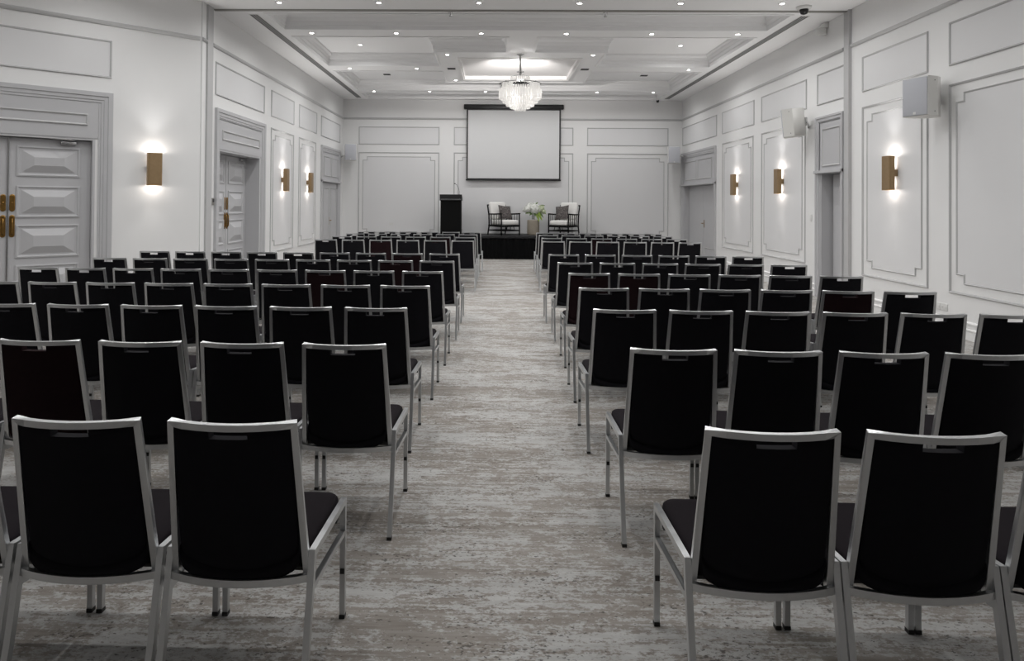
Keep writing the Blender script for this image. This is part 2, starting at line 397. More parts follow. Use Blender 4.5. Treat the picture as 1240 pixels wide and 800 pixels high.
def panelled_leaf(parent, M, s0, s1, z1, dp, hand, long_bar=False):
    mb = MB(M); mb.box(s0+0.004, s1-0.004, dp-0.045, dp, 0.012, z1-0.006)
    for a, b in PANELS_Z: raised_panel(mb, s0+0.085, s1-0.13 if hand < 0 else s1-0.085, a, b, dp) if hand < 0 else raised_panel(mb, s0+0.13, s1-0.085, a, b, dp)
    o = mb.build('door_leaf', DOORP, parent)
    hs = s0+0.045 if hand < 0 else s1-0.045
    for (a, b) in ((1.375, 1.595), (1.045, 1.33)):
        h = MB(M); n = 10; w_ = 0.030; ring = []
        for zc, a0 in ((b-w_, 0), (a+w_, 180)):
            for k in range(n+1): ring.append((hs+w_*math.cos(R(a0+180*k/n)), zc+w_*math.sin(R(a0+180*k/n))))
        lo_, md, hi_ = ([h.pt((hs+(x-hs)*f, dp+d_, (a+b)/2+(z-(a+b)/2)*(1-(1-f)*0.25))) for x, z in ring] for d_, f in ((0.0, 1.0), (0.008, 1.0), (0.013, 0.72)))
        m_ = len(ring)
        for r0, r1 in ((lo_, md), (md, hi_)):
            for k in range(m_): h.face([r0[k], r0[(k+1) % m_], r1[(k+1) % m_], r1[k]])
        h.face(hi_)
        if a < 1.2:
            z0, z1_ = a+0.035, b-0.035
            h.tube([(hs, dp+0.010, z0), (hs, dp+0.030, z0+0.02), (hs, dp+0.034, (z0+z1_)/2), (hs, dp+0.030, z1_-0.02), (hs, dp+0.010, z1_)], 0.010)
            h.build('pull_handle', BRASSD, o)
        else:
            h.lathe([(0.012, dp+0.010), (0.012, dp+0.017), (0.004, dp+0.018)], (hs, 0, (a+b)/2), 12, axis='y')
            h.build('lock_plate', BRASSD, o)
    return o
CAS = [(0, 0), (0, 0.045), (0.055, 0.045), (0.062, 0.032), (0.105, 0.032), (0.112, 0.022), (0.14, 0.022), (0.146, 0.012), (0.17, 0.012), (0.17, 0.0)]
def casing(parent, M, s0, s1, z1, prof=CAS):
    return MB(M).molding([(s0, 0), (s0, z1), (s1, z1), (s1, 0)], [(o, h) for o, h in prof], closed=False).build('door_casing', DOORP, parent)
def header(parent, M, s0, s1, z0, z1, panels):
    h = MB(M).box(s0, s1, 0, 0.012, z0, z1).build('header_panel', DOORP, parent)
    for p in panels: MB(M).molding(rect(*p), [(0, 0.012), (0.002, 0.026), (0.012, 0.03), (0.022, 0.02), (0.03, 0.012)]).build('molding', MOLD, h)
    return h
def jamb(parent, M, op, dp):
    mb = MB(M); s0, s1, _, z1 = op
    mb.box(s0, s0+0.03, -0.39, 0.004, 0, z1); mb.box(s1-0.03, s1, -0.39, 0.004, 0, z1); mb.box(s0+0.03, s1-0.03, -0.39, 0.004, z1-0.03, z1)
    mb.box(s0, s1, -0.39, dp-0.05, 0.0, z1)
    mb.build('jamb', DOORP, parent)
def closer(parent, M, s, z, dp):
    c = MB(M).rbox(s-0.09, s+0.09, dp, dp+0.05, z-0.022, z+0.022, 0.008).build('door_closer', CHROME, parent)
    MB(M).sweep([(s+0.1, dp+0.04, z+0.035), (s-0.05, dp+0.16, z+0.04), (s-0.2, dp+0.03, z+0.05)], 0.02, 0.008, (0, 0, 1)).build('arm', CHROME, c)
def door(name, M): o = empty(name, (0, 0, 0)); return struct(o)
# door_1: double panelled door in the corner wall
d = door('door_1', MC); casing(d, MC, -3.475, -1.155, 3.0); header(d, MC, -3.30, -1.33, 2.365, 2.83, [(-3.18, -1.45, 2.535, 2.692)])
jamb(d, MC, OPC, -0.09)
panelled_leaf(d, MC, -3.24, -2.318, 2.33, -0.09, 1); panelled_leaf(d, MC, -2.312, -1.39, 2.33, -0.09, -1)
MB(MC).box(-2.322, -2.308, -0.09, -0.072, 0.02, 2.32).build('astragal', CHROME, d)
closer(d, MC, -1.66, 2.285, -0.09)
# door_2: recessed double panelled door in the left wall
d = door('door_2', ML); casing(d, ML, 10.33, 12.57, 3.0); header(d, ML, 10.49, 12.40, 2.36, 2.84, [(10.60, 12.29, 2.515, 2.675)])
jamb(d, ML, OPL2, -0.26)
panelled_leaf(d, ML, 10.53, 11.43, 2.33, -0.26, 1); panelled_leaf(d, ML, 11.44, 12.34, 2.33, -0.26, -1); closer(d, ML, 12.1, 2.28, -0.26)
# door_3: flush double door at the far end of the left wall
d = door('door_3', ML); casing(d, ML, 16.74, 18.76, 2.98); header(d, ML, 16.90, 18.60, 2.07, 2.82, [(17.0, 17.70, 2.2, 2.72), (17.80, 18.5, 2.2, 2.72)])
jamb(d, ML, OPL3, -0.02)
MB(ML).box(16.74, 18.76, 0.0, 0.075, 2.05, 2.09).build('ledge', DOORP, d)
def plain_leaf(d, M, s0, s1, z1, dp, panel, hs=None, mt=DOORP):
    lf = MB(M).box(s0+0.004, s1-0.004, dp-0.045, dp, 0.012, z1).build('door_leaf', mt, d)
    for p in panel: MB(M).molding(rect(*p), [(0, dp), (0.002, dp+0.012), (0.012, dp+0.016), (0.024, dp+0.008), (0.03, dp)]).build('molding', MOLD, lf)
    if hs is not None:
        h = MB(M); h.rbox(hs-0.022, hs+0.022, dp, dp+0.008, 0.92, 1.12, 0.003); h.tube([(hs, dp+0.005, 1.03), (hs, dp+0.05, 1.03), (hs+0.09, dp+0.055, 1.03)], 0.009); h.build('lever_handle', BRASSD, lf)
plain_leaf(d, ML, 16.95, 17.748, 2.03, -0.02, [(17.07, 17.66, 0.2, 1.9)], 17.69); plain_leaf(d, ML, 17.752, 18.55, 2.03, -0.02, [(17.84, 18.43, 0.2, 1.9)])
# door_4: recessed flush double door at the far end of the right wall
d = door('door_4', MR); casing(d, MR, 16.26, 19.17, 2.98); header(d, MR, 16.43, 19.02, 2.07, 2.82, [(16.55, 17.68, 2.2, 2.72), (17.80, 18.92, 2.2, 2.72)])
jamb(d, MR, OPR4, -0.14)
MB(MR).box(16.26, 19.17, 0.0, 0.075, 2.05, 2.09).build('ledge', DOORP, d)
plain_leaf(d, MR, 16.48, 17.724, 2.03, -0.14, [(16.6, 17.6, 0.08, 0.40)], 17.62); plain_leaf(d, MR, 17.726, 18.97, 2.03, -0.14, [(17.85, 18.85, 0.08, 0.40)])
# door_5: plain single door beside the right jamb
d = door('door_5', MR); casing(d, MR, 10.35, 11.215, 3.0, [(0, 0), (0, 0.045), (0.03, 0.045), (0.04, 0.03), (0.08, 0.03), (0.09, 0.012), (0.11, 0.012), (0.11, 0)]); header(d, MR, 10.42, 11.14, 2.085, 2.9, [(10.45, 11.02, 2.17, 2.795)])
jamb(d, MR, OPR5, -0.17)
MB(MR).box(10.35, 11.215, 0.0, 0.07, 2.06, 2.105).build('ledge', DOORP, d)
plain_leaf(d, MR, 10.40, 11.03, 2.04, -0.17, [])
# ------------------------------------------------------------------ stage and what stands on it
SZ, SF, S0, S1 = 0.63, 18.0, -1.95, 3.10
st = tag(empty('stage_platform', (0, 0, 0)), 'low black skirted stage platform under the two armchairs at the far wall', 'stage')
MB().box(S0, S1, SF, YF-0.02, SZ-0.05, SZ).build('deck', STAGET, st)
sk = MB(); path = []
def skirt_line(a, b, n):
    out = []
    for k in range(n):
        f = k/n; x = a[0]+(b[0]-a[0])*f; y = a[1]+(b[1]-a[1])*f
        w = 0.011*math.sin(k*math.pi/3)+0.004*math.sin(k*0.37)
        dx, dy = (b[1]-a[1]), -(b[0]-a[0]); l = math.hypot(dx, dy); out.append((x+dx/l*w, y+dy/l*w))
    return out
pts = skirt_line((S0-0.02, YF-0.03), (S0-0.02, SF-0.02), 60)+skirt_line((S0-0.02, SF-0.02), (S1+0.02, SF-0.02), 300)+skirt_line((S1+0.02, SF-0.02), (S1+0.02, YF-0.03), 60)
rows = []
for z, o in ((0.006, 1.0), (0.30, 0.9), (SZ-0.07, 0.7)):
    rows.append([sk.pt((x, y, z)) for x, y in pts])
for a, b in zip(rows, rows[1:]):
    for k in range(len(pts)-1): sk.face([a[k], a[k+1], b[k+1], b[k]], True)
sk.build('pleated_skirt', SKIRT, st)
t = MB(); t.sweep([(S0-0.025, YF-0.03, SZ-0.045), (S0-0.025, SF-0.025, SZ-0.045), (S1+0.025, SF-0.025, SZ-0.045), (S1+0.025, YF-0.03, SZ-0.045)], 0.075, 0.02, (0, 0, 1))
t.v = [V((p.x, p.y, p.z)) for p in t.v]; t.build('edge_band', BLACKM, st)

def armchair(loc, rz, label):
    r = tag(empty('armchair', loc, rz), label, 'armchair', 'armchairs on the stage')
    W, D0, D1 = 0.305, -0.33, 0.30
    f = MB()
    for s in (-1, 1):
        leg = MB().tube([(s*W, D0, 0.001), (s*W, D0, 0.30), (s*W, D0+0.01, 0.60)], 0.020, 8).build('front_leg', BLACKW, r)
        leg = MB().tube([(s*(W-0.01), D1+0.07, 0.006), (s*(W-0.01), D1+0.005, 0.27), (s*(W-0.01), D1+0.02, 0.55), (s*(W-0.005), D1+0.09, 0.85)], 0.020, 8).build('rear_leg', BLACKW, r)
        a = MB().tube([(s*W, D1+0.03, 0.585), (s*(W+0.005), -0.02, 0.59), (s*W, D0-0.02, 0.605)], 0.019, 8).build('arm', BLACKW, r)
        for k in range(4):
            y = D0+0.125+k*0.125
            MB().tube([(s*W, y, 0.28), (s*W, y, 0.59)], 0.011, 6).build('spindle', BLACKW, a)
    sf = MB()
    for z, rr in ((0.262, 0.026), (0.135, 0.016)):
        sf.tube([(-W, D0, z), (W, D0, z)], rr); sf.tube([(-W+0.01, D1, z), (W-0.01, D1, z)], rr)
        for s in (-1, 1): sf.tube([(s*W, D0, z), (s*(W-0.01), D1+0.02, z)], rr)
    for s in (-1, 0, 1):
        sf.tube([(s*0.14, D0, 0.135), (s*0.10, D0, 0.262)], 0.010, 6)
    sf.box(-W+0.02, W-0.02, D0+0.02, D1, 0.26, 0.285)
    sf.build('seat_frame', BLACKW, r)
    b = MB().tube([(-W+0.005, D1+0.088, 0.84), (0, D1+0.10, 0.845), (W-0.005, D1+0.088, 0.84)], 0.018, 8).build('top_rail', BLACKW, r)
    for k in range(7):
        x = -0.225+k*0.075
        MB().tube([(x, D1+0.005, 0.27), (x, D1+0.03, 0.55), (x, D1+0.09, 0.84)], 0.009, 6).build('spindle', BLACKW, b)
    MB().rbox(-0.275, 0.275, D0-0.01, D1-0.03, 0.288, 0.425, 0.045, 4).build('seat_cushion', CUSH, r)
    Mb = Matrix.Translation((0, D1-0.035, 0.43)) @ Matrix.Rotation(R(-14), 4, 'X')
    MB(Mb).rbox(-0.265, 0.265, -0.085, 0.055, 0.0, 0.50, 0.055, 4).build('back_cushion', CUSH, r)
    return r
armchair((0.30, 18.60, SZ), R(33), 'black spindle armchair with white cushions left of the flowers, turned right')
armchair((1.985, 18.60, SZ), R(-33), 'black spindle armchair with white cushions right of the flowers, turned left')
def throw_pillow(loc, rz, tilt, roll, label):
    mb = MB(); n = 13; w = 0.205
    def P(i, j, s):
        u, v = -1+2*i/(n-1), -1+2*j/(n-1)
        th = 0.070*max(0, (1-u**4)*(1-v**4))**0.6
        pin = 1-0.09*(1-abs(u*v)**0.8)*((abs(u) > 0.999) or (abs(v) > 0.999) or 1)*max(abs(u), abs(v))**6
        return (u*w*pin, s*th, v*w*pin)
    g = [[[mb.pt(P(i, j, s)) for j in range(n)] for i in range(n)] for s in (-1, 1)]
    for a in g:
        for i in range(n-1):
            for j in range(n-1): mb.face([a[i][j], a[i+1][j], a[i+1][j+1], a[i][j+1]], True)
    o = mb.build('throw_pillow', PILLOW)
    o.matrix_world = Matrix.Translation(loc) @ Matrix.Rotation(rz, 4, 'Z') @ Matrix.Rotation(tilt, 4, 'X') @ Matrix.Rotation(roll, 4, 'Y')
    return tag(o, label, 'pillow', 'patterned throw pillows')
def onchair(cx, rz, x, y, z): 
    p = Matrix.Rotation(rz, 3, 'Z') @ V((x, y, z)); return (cx+p.x, 18.60+p.y, SZ+p.z)
throw_pillow(onchair(0.30, R(33), 0.075, 0.055, 0.634), R(33), R(-20), R(5), 'dark grey patterned throw pillow on the armchair left of the flowers')
throw_pillow(onchair(1.985, R(-33), -0.075, 0.035, 0.638), R(-33), R(-20), R(-8), 'dark grey patterned throw pillow on the armchair right of the flowers')

# pedestal and flowers
ped = MB(); PX, PY = 1.13, 18.66
ped.lathe([(0.150, 0.0), (0.165, 0.006), (0.172, 0.05), (0.172, 0.40), (0.168, 0.425), (0.158, 0.43)], n=40)
o = ped.build('pedestal_table', STONE); o.location = (PX, PY, SZ)
tag(o, 'round taupe stone-look pedestal carrying the white flowers', 'pedestal')
fz = SZ+0.43
fr = tag(empty('flower_arrangement', (PX, PY, fz)), 'white blooms with green leaves in a clear vase on the pedestal', 'flowers')
MB().lathe([(0.045, 0.0), (0.05, 0.004), (0.052, 0.10), (0.047, 0.16), (0.044, 0.16), (0.048, 0.10), (0.046, 0.012), (0.01, 0.010)], n=24, cap=False).build('vase', GLASS, fr)
rnd = random.Random(4)
def bloom(c, r, m, n=70):
    mb = MB()
    mb.lathe([(0.002, -r*0.55), (r*0.4, -r*0.4), (r*0.55, 0), (r*0.4, r*0.4), (0.002, r*0.55)], c, 10)
    for k in range(n):
        z = 1-2*(k+0.5)/n; a = k*2.39996; q = math.sqrt(1-z*z)
        nrm = V((q*math.cos(a), q*math.sin(a), z)); t1 = nrm.orthogonal().normalized(); t1 = Matrix.Rotation(rnd.uniform(0, 6.28), 3, nrm) @ t1; t2 = nrm.cross(t1)
        p = V(c)+nrm*r*rnd.uniform(0.72, 1.0); s = r*rnd.uniform(0.30, 0.42)
        for d in range(4):
            e1 = (t1*math.cos(d*1.571)+t2*math.sin(d*1.571)); e2 = nrm.cross(e1)
            mb.face([mb.pt(p), mb.pt(p+e1*s*0.55+e2*s*0.38+nrm*s*0.22), mb.pt(p+e1*s+nrm*s*0.12), mb.pt(p+e1*s*0.55-e2*s*0.38+nrm*s*0.22)], True)
    o = mb.build('bloom', m, fr, recalc=False); return o
BL = [((0.045, -0.06, 0.300), 0.144, PETAL), ((-0.155, -0.03, 0.305), 0.115, PETAL), ((-0.08, 0.05, 0.375), 0.109, PETAL), ((0.07, 0.06, 0.385), 0.085, PETAL), ((0.20, 0.00, 0.300), 0.109, PETALG), ((-0.245, -0.02, 0.27), 0.06, PETAL), ((0.29, -0.03, 0.235), 0.065, PETALG), ((0.27, 0.0, 0.37), 0.04, PETALG), ((0.03, -0.02, 0.46), 0.035, PETAL)]
for c, r_, m in BL: bloom(c, r_, m)
def leaf(p0, p1, w, m, sag=0.03):
    mb = MB(); a, b = V(p0), V(p1); n = 6; L_ = []
    d = (b-a); side = d.cross(V((0, -1, 0.25))).normalized()
    for k in range(n+1):
        f = k/n; p = a.lerp(b, f)+V((0, -0.02*math.sin(f*3.14), sag*math.sin(f*3.14))); ww = w*math.sin(math.pi*min(1, f*0.93+0.05))**0.8
        L_.append((mb.pt(p-side*ww+V((0, -0.012, 0))), mb.pt(p), mb.pt(p+side*ww+V((0, -0.012, 0)))))
    for u, v in zip(L_, L_[1:]):
        mb.face([u[0], u[1], v[1], v[0]], True); mb.face([u[1], u[2], v[2], v[1]], True)
    return mb.build('leaf', m, fr, recalc=False)
for p0, p1, w, m in (((0, -0.03, .2), (-0.23, -0.10, .17), .035, LEAF), ((0, -0.03, .2), (-0.11, -0.12, .12), .035, LEAF), ((0.05, -0.05, .22), (0.16, -0.13, -.05), .032, LEAFL), ((0.08, -0.04, .24), (0.24, -0.12, -.02), .034, LEAFL), ((0.1, -0.03, .25), (0.28, -0.10, .06), .030, LEAF), ((0.1, 0, .26), (0.19, -0.12, .10), .04, LEAF), ((0.12, 0, .30), (0.36, -0.05, .16), .028, LEAFL), ((0.1, 0.02, .33), (0.33, 0.0, .41), .025, LEAF), ((-0.05, 0, .28), (-0.30, 0.0, .30), .022, LEAF), ((0, 0, .33), (0.14, 0.03, .50), .02, LEAF), ((0, 0, .33), (-0.12, 0.03, .48), .02, LEAF), ((0.02, -0.08, .2), (0.05, -0.13, .10), .03, LEAF), ((0.12, -0.08, .24), (0.20, -0.14, 0.02), .026, LEAFL)): leaf(p0, p1, w, m)
stm = MB()
for k in range(4):
    a = k*1.6; stm.tube([(0.02*math.cos(a), 0.02*math.sin(a), 0.02), (0.03*math.cos(a+2), 0.03*math.sin(a+2), 0.16), (0.12*math.cos(a+2), 0.07*math.sin(a+2), 0.28)], 0.004, 5)
stm.build('stems', LEAF, fr)

# lectern and microphone
LX, LY = -1.172, 18.42
le = tag(empty('lectern', (LX, LY, SZ)), 'tall black lectern standing on the stage beside the armchairs', 'lectern')
MB().box(-0.285, 0.285, -0.20, 0.22, 0.03, 0.955).build('body', BLACKW, le)
MB().rbox(-0.31, 0.31, -0.24, 0.25, 0.0, 0.035, 0.008).build('base', BLACKM, le)
tp = MB(); pr = [(-0.25, 0.955), (-0.25, 1.125), (0.25, 1.02), (0.25, 0.955)]
a = [tp.pt((-0.307, y, z)) for y, z in pr]; b = [tp.pt((0.307, y, z)) for y, z in pr]
for k in range(4): tp.face([a[k], a[(k+1) % 4], b[(k+1) % 4], b[k]])
tp.face(a[::-1]); tp.face(b); tp.build('reading_top', BLACKM, le)
MB().box(-0.285, 0.285, -0.257, -0.25, 0.985, 1.0).build('trim_strip', CHROME, le)
mi = tag(empty('gooseneck_microphone', (LX+0.225, LY-0.16, SZ+1.112)), 'thin gooseneck microphone rising from the lectern top', 'microphone')
MB().lathe([(0.028, 0), (0.028, 0.012), (0.012, 0.02)], n=14).build('base', BLACKM, mi)
MB().tube([(0, 0, 0.015), (0.0, 0.0, 0.10), (-0.02, 0, 0.20), (-0.07, 0, 0.28), (-0.105, 0, 0.305)], 0.005, 6).build('gooseneck', BLACKM, mi)
MB().lathe([(0.004, 0), (0.012, 0.008), (0.013, 0.035), (0.005, 0.045)], (0, 0, 0), 12, axis='x').build('capsule', BLACKM, mi).matrix_local = Matrix.Translation((-0.145, 0, 0.312))

# projection screen
sc_ = tag(empty('projection_screen', ((-0.878+2.023)/2, YF-0.10, 4.24)), 'white projection screen in a black roller case, hung on the far wall above the stage', 'screen')
MB().rbox(-1.44, 1.44, -0.065, 0.095, 0.0, 0.135, 0.02).build('roller_case', BLACKM, sc_)
MB().box(-1.355, 1.355, -0.004, 0.0, -2.03, 0.01).build('black_border', BLACKM, sc_)
MB().box(-1.318, 1.318, -0.007, -0.004, -2.00, -0.03).build('cloth', SCREEN, sc_)
MB().rbox(-1.375, 1.375, -0.02, 0.015, -2.065, -2.025, 0.01).build('bottom_bar', BLACKM, sc_)

# ------------------------------------------------------------------ chandelier
CHX, CHY = 0.525, 13.28
ch = tag(empty('chandelier', (CHX, CHY, HC)), 'tiered crystal chandelier hanging on a thin rod from the ceiling', 'chandelier')
MB().lathe([(0.07, 0), (0.07, -0.012), (0.03, -0.03), (0.012, -0.035)], n=20).build('canopy', CHROME, ch)
MB().tube([(0, 0, -0.03), (0, 0, -0.37)], 0.020, 10).build('rod', WPLAST, ch)
MB().tube([(0, 0, -0.36), (0, 0, -0.70)], 0.010, 8).build('lower_rod', BLACKM, ch)
MB().lathe([(0.012, -0.345), (0.075, -0.352), (0.075, -0.362), (0.03, -0.372), (0.024, -0.41), (0.012, -0.42)], n=20).build('finial_collar', CHROME, ch)
hub = MB()
hub.lathe([(0.02, -0.570), (0.15, -0.580), (0.165, -0.59), (0.165, -0.665), (0.05, -0.68), (0.02, -0.73)], n=20)
for k in range(8):
    a = k*math.pi/4; hub.tube([(0.1*math.cos(a), 0.1*math.sin(a), -0.63), (0.42*math.cos(a), 0.42*math.sin(a), -0.592)], 0.007, 6)
hub.build('hub', BLACKM, ch)
TIERS = [(0.185, -0.452, -0.565, 0.030), (0.415, -0.595, -0.915, 0.036), (0.345, -0.61, -0.985, 0.036), (0.27, -0.64, -1.055, 0.034), (0.19, -0.68, -1.105, 0.032), (0.105, -0.72, -1.145, 0.030)]
for r_, zt, zb, gap in TIERS:
    n = max(12, int(2*math.pi*r_/(gap*1.35))); mb = MB()
    for k in range(n):
        a = 2*math.pi*k/n; x, y = r_*math.cos(a), r_*math.sin(a); w = 0.0185; zz = zb+rnd.uniform(0, 0.006)
        z_ = zt-0.115 if (r_ > 0.3 and min(abs(x), abs(y)) < 0.17) else zt
        prof = [(0.003, z_-0.012), (w, z_-0.022), (w*0.95, zz+0.012), (0.004, zz)]
        loops = [[mb.pt((x+q*math.cos(t*math.pi/2+a), y+q*math.sin(t*math.pi/2+a), h)) for t in range(4)] for q, h in prof]
        for u, v in zip(loops, loops[1:]):
            for t in range(4): mb.face([u[t], u[(t+1) % 4], v[(t+1) % 4], v[t]])
    tier = mb.build('crystal_tier', CRYST, ch)
    MB().tube([(r_*math.cos(2*math.pi*k/32), r_*math.sin(2*math.pi*k/32), zt-0.006) for k in range(32)], 0.006, 6, closed=True).build('ring', BLACKM if r_ > 0.4 else CHROME, tier)
for k in range(6):
    a = k*math.pi/3+0.3
    MB().lathe([(0.004, -0.03), (0.014, -0.015), (0.016, 0.01), (0.004, 0.035)], (0.23*math.cos(a), 0.23*math.sin(a), -0.80), 10).build('bulb', BULB, ch)

# ------------------------------------------------------------------ sconces
def sconce(M, s, z, label):
    r = tag(empty('wall_sconce', (0, 0, 0), M=M @ Matrix.Translation((s, 0, z))), label, 'wall lamp', 'brass up-and-down wall sconces')
    b = MB(); w, h, d0, d1 = 0.096, 0.232, 0.055, 0.128
    n = 10; prof = [(-w, d0)]
    for k in range(5): a = R(180-22.5*k); prof.append((-w+0.02+0.02*math.cos(a), d1-0.02+0.02*math.sin(a)))
    for k in range(5): a = R(90-22.5*k); prof.append((w-0.02+0.02*math.cos(a), d1-0.02+0.02*math.sin(a)))
    prof.append((w, d0))
    outl = prof; inn = [(x*0.95, d0+0.004+(y-d0)*0.90) for x, y in prof]
    rows = [[b.pt((x, y, zz)) for x, y in outl] for zz in (-h, h)]+[[b.pt((x, y, zz)) for x, y in inn] for zz in (h, -h)]
    m = len(prof)
    for a_, b_ in zip(rows, rows[1:]+rows[:1]):
        for k in range(m): b.face([a_[k], a_[(k+1) % m], b_[(k+1) % m], b_[k]])
    b.build('body', BRASS, r)
    MB().rbox(-0.08, 0.08, 0.0, d0+0.004, -0.045, 0.045, 0.004).build('wall_bracket', BRASS, r)
    for sg in (1, -1):
        MB().lathe([(0.004, 0.0), (0.018, 0.002), (0.018, 0.01), (0.004, 0.012)], (0, 0.092, sg*0.17-0.006), 12).build('lamp', GLOW, r)
        for dd, zz, en in ((0.028, 0.085, 0.035), (0.028, 0.135, 0.05), (0.028, 0.185, 0.05), (0.098, 0.226, 0.55)):
            l = bpy.data.lights.new('sconce_light', 'POINT'); l.energy = en*SCONCE_W*(1.0 if sg > 0 else 0.7); l.shadow_soft_size = 0.022; l.color = (1.0, 0.93, 0.86)
            lo = bpy.data.objects.new('sconce_light', l); C.objects.link(lo); lo.parent = r; lo.location = (0, dd, sg*zz)
    l = bpy.data.lights.new('sconce_uplight', 'SPOT'); l.energy = UP_W; l.spot_size = R(118); l.spot_blend = 0.75; l.shadow_soft_size = 0.025; l.color = (1.0, 0.975, 0.945)
    lo = bpy.data.objects.new('sconce_uplight', l); C.objects.link(lo); lo.parent = r; lo.location = (0, 0.095, 0.242)
    lo.rotation_euler = V((0, 0.78, 1.0)).to_track_quat('-Z', 'Y').to_euler()
    l2 = bpy.data.lights.new('sconce_downlight', 'SPOT'); l2.energy = UP_W*0.30; l2.spot_size = R(118); l2.spot_blend = 0.75; l2.shadow_soft_size = 0.025; l2.color = (1.0, 0.94, 0.88)
    lo2 = bpy.data.objects.new('sconce_downlight', l2); C.objects.link(lo2); lo2.parent = r; lo2.location = (0, 0.095, -0.242)
    lo2.rotation_euler = V((0, 0.78, -1.0)).to_track_quat('-Z', 'Y').to_euler()
    return r
UP_W = 44.0
SCONCE_W = 4.6
sconce(MC, -0.63, 1.975, 'brass up-and-down wall sconce on the plain wall beside the nearest double door')
sconce(MC, -4.0, 1.975, 'added unseen brass wall sconce on the angled wall, beyond the nearest double door')  # added out of view to brighten the near-left wall and ceiling
sconce(ML, 13.69, 1.975, 'brass wall sconce on the left wall panel just past the recessed double door')
sconce(ML, 15.54, 1.975, 'brass wall sconce on the left wall panel nearer the stage')
sconce(MR, 9.07, 1.975, 'largest brass wall sconce on the right wall, under the big grey speaker')
sconce(MR, 12.57, 1.975, 'brass wall sconce on the right wall below the white angled speaker')
sconce(MR, 14.88, 1.975, 'brass wall sconce on the right wall panel nearest the stage')

# ------------------------------------------------------------------ speakers
def speaker(front, nrm, wallpt, label, tilt=0.0, w=0.32, d=0.36, h=0.47):
    n = V((nrm[0], nrm[1], 0)).normalized(); x = V((-n.y, n.x, 0))
    rot = Matrix(((x.x, -n.x, 0), (x.y, -n.y, 0), (0, 0, 1))).to_4x4()      # local -y looks along nrm
    M = Matrix.Translation(V(front)) @ rot @ Matrix.Rotation(tilt, 4, 'X')
    r = tag(empty('wall_speaker', (0, 0, 0), M=M), label, 'speaker', 'white wall speakers')
    b = MB(); prof = [(-w/2, 0.012), (w/2, 0.012), (w/2, d*0.5)]
    for k in range(1, 8): a = math.pi*k/8; prof.append((w/2*math.cos(a)*(0.92), d*0.5+d*0.5*math.sin(a)))
    prof.append((-w/2, d*0.5)); m = len(prof)
    lo, hi = [b.pt((px, py, -h/2)) for px, py in prof], [b.pt((px, py, h/2)) for px, py in prof]
    for k in range(m): b.face([lo[k], lo[(k+1) % m], hi[(k+1) % m], hi[k]], 2 <= k < m-1)
    b.face(lo[::-1]); b.face(hi); b.build('cabinet', SPKBOX, r)
    g = MB().rbox(-w/2+0.006, w/2-0.006, 0.0, 0.014, -h/2+0.008, h/2-0.008, 0.006).build('grille', GRILLE, r)
    MB().box(-0.016, 0.016, -0.003, 0.0, -h/2+0.02, -h/2+0.05).build('badge', WPLAST, g)
    sc2 = MB()
    for zz in (-h/2+0.05, h/2-0.05): sc2.lathe([(0.006, w/2-0.002), (0.006, w/2+0.003)], (0, d*0.35, zz), 8, axis='x')
    sc2.build('screws', BLACKM, r)
    wp = M.inverted() @ V(wallpt)
    br = MB().tube([(0, d-0.02, 0.0), (0, d+0.02, 0), ((wp.x)*0.6, (d+wp.y)/2+0.02, wp.z*0.5), tuple(wp)], 0.016, 8)
    br.tube([(0, d+0.015, -0.07), (0, d+0.015, 0.07)], 0.022, 8)
    br.build('bracket', CHROME, r)
    return r
speaker((5.06, 8.02, 2.845), (-0.94, -0.36), (XR-0.005, 8.17, 2.80), 'large grey speaker on the right wall above the largest sconce')
speaker((4.99, 11.50, 2.925), (-0.90, 0.44), (XR-0.005, 11.52, 2.87), 'white speaker on the right wall facing the stage, tilted down', R(5))
speaker((5.07, 18.62, 2.92), (-0.15, -0.99), (XR-0.005, 18.85, 2.90), 'small-looking white speaker in the far right corner above the flush door')
speaker((-4.05, 18.62, 2.94), (0.18, -0.98), (XL+0.005, 18.85, 2.80), 'white speaker in the far left corner beside the wall panel')

# ------------------------------------------------------------------ small fittings
def plate(M, s, z, w, h, name, label, cat, group=None, dots=True, m=None):
    r = tag(empty(name, (0, 0, 0), M=M @ Matrix.Translation((s, 0, z))), label, cat, group)
    MB().rbox(-w/2, w/2, 0, 0.010, -h/2, h/2, 0.003).build('face_plate', m or WPLAST, r)
    if dots:
        for k in ((-0.25, 0.25) if w > h*0.9 else (0,)):
            MB().rbox(k*w-0.012, k*w+0.012, 0.009, 0.014, -0.016, 0.016, 0.002).build('rocker', m or WPLAST, r)
    return r
plate(MR, 8.075, 0.315, 0.115, 0.085, 'wall_outlet', 'white wall outlet under the right wall panels, nearer of the pair', 'outlet', 'outlets low on the right wall')
plate(MR, 8.195, 0.315, 0.115, 0.085, 'wall_outlet', 'white wall outlet under the right wall panels, farther of the pair', 'outlet', 'outlets low on the right wall')
plate(MR, 11.42, 1.315, 0.075, 0.12, 'light_switch', 'white light switch beside the plain single door', 'switch')
plate(MF, -2.97, 0.90, 0.11, 0.075, 'wall_outlet', 'small white outlet low on the far wall left of the lectern', 'outlet')
r = tag(empty('wall_control', (0, 0, 0), M=ML @ Matrix.Translation((10.27, 0, 1.52))), 'small dark wall control beside the recessed double door', 'control')
MB().rbox(-0.04, 0.04, 0, 0.02, -0.055, 0.055, 0.004).build('housing', TRACK, r); MB().box(-0.028, 0.028, 0.02, 0.023, -0.01, 0.04).build('display', SLOT, r)
r = tag(empty('beam_detector', (0, 0, 0), M=MR @ Matrix.Translation((10.93, 0, HC-0.09))), 'small white detector on the right wall just under the ceiling', 'detector')
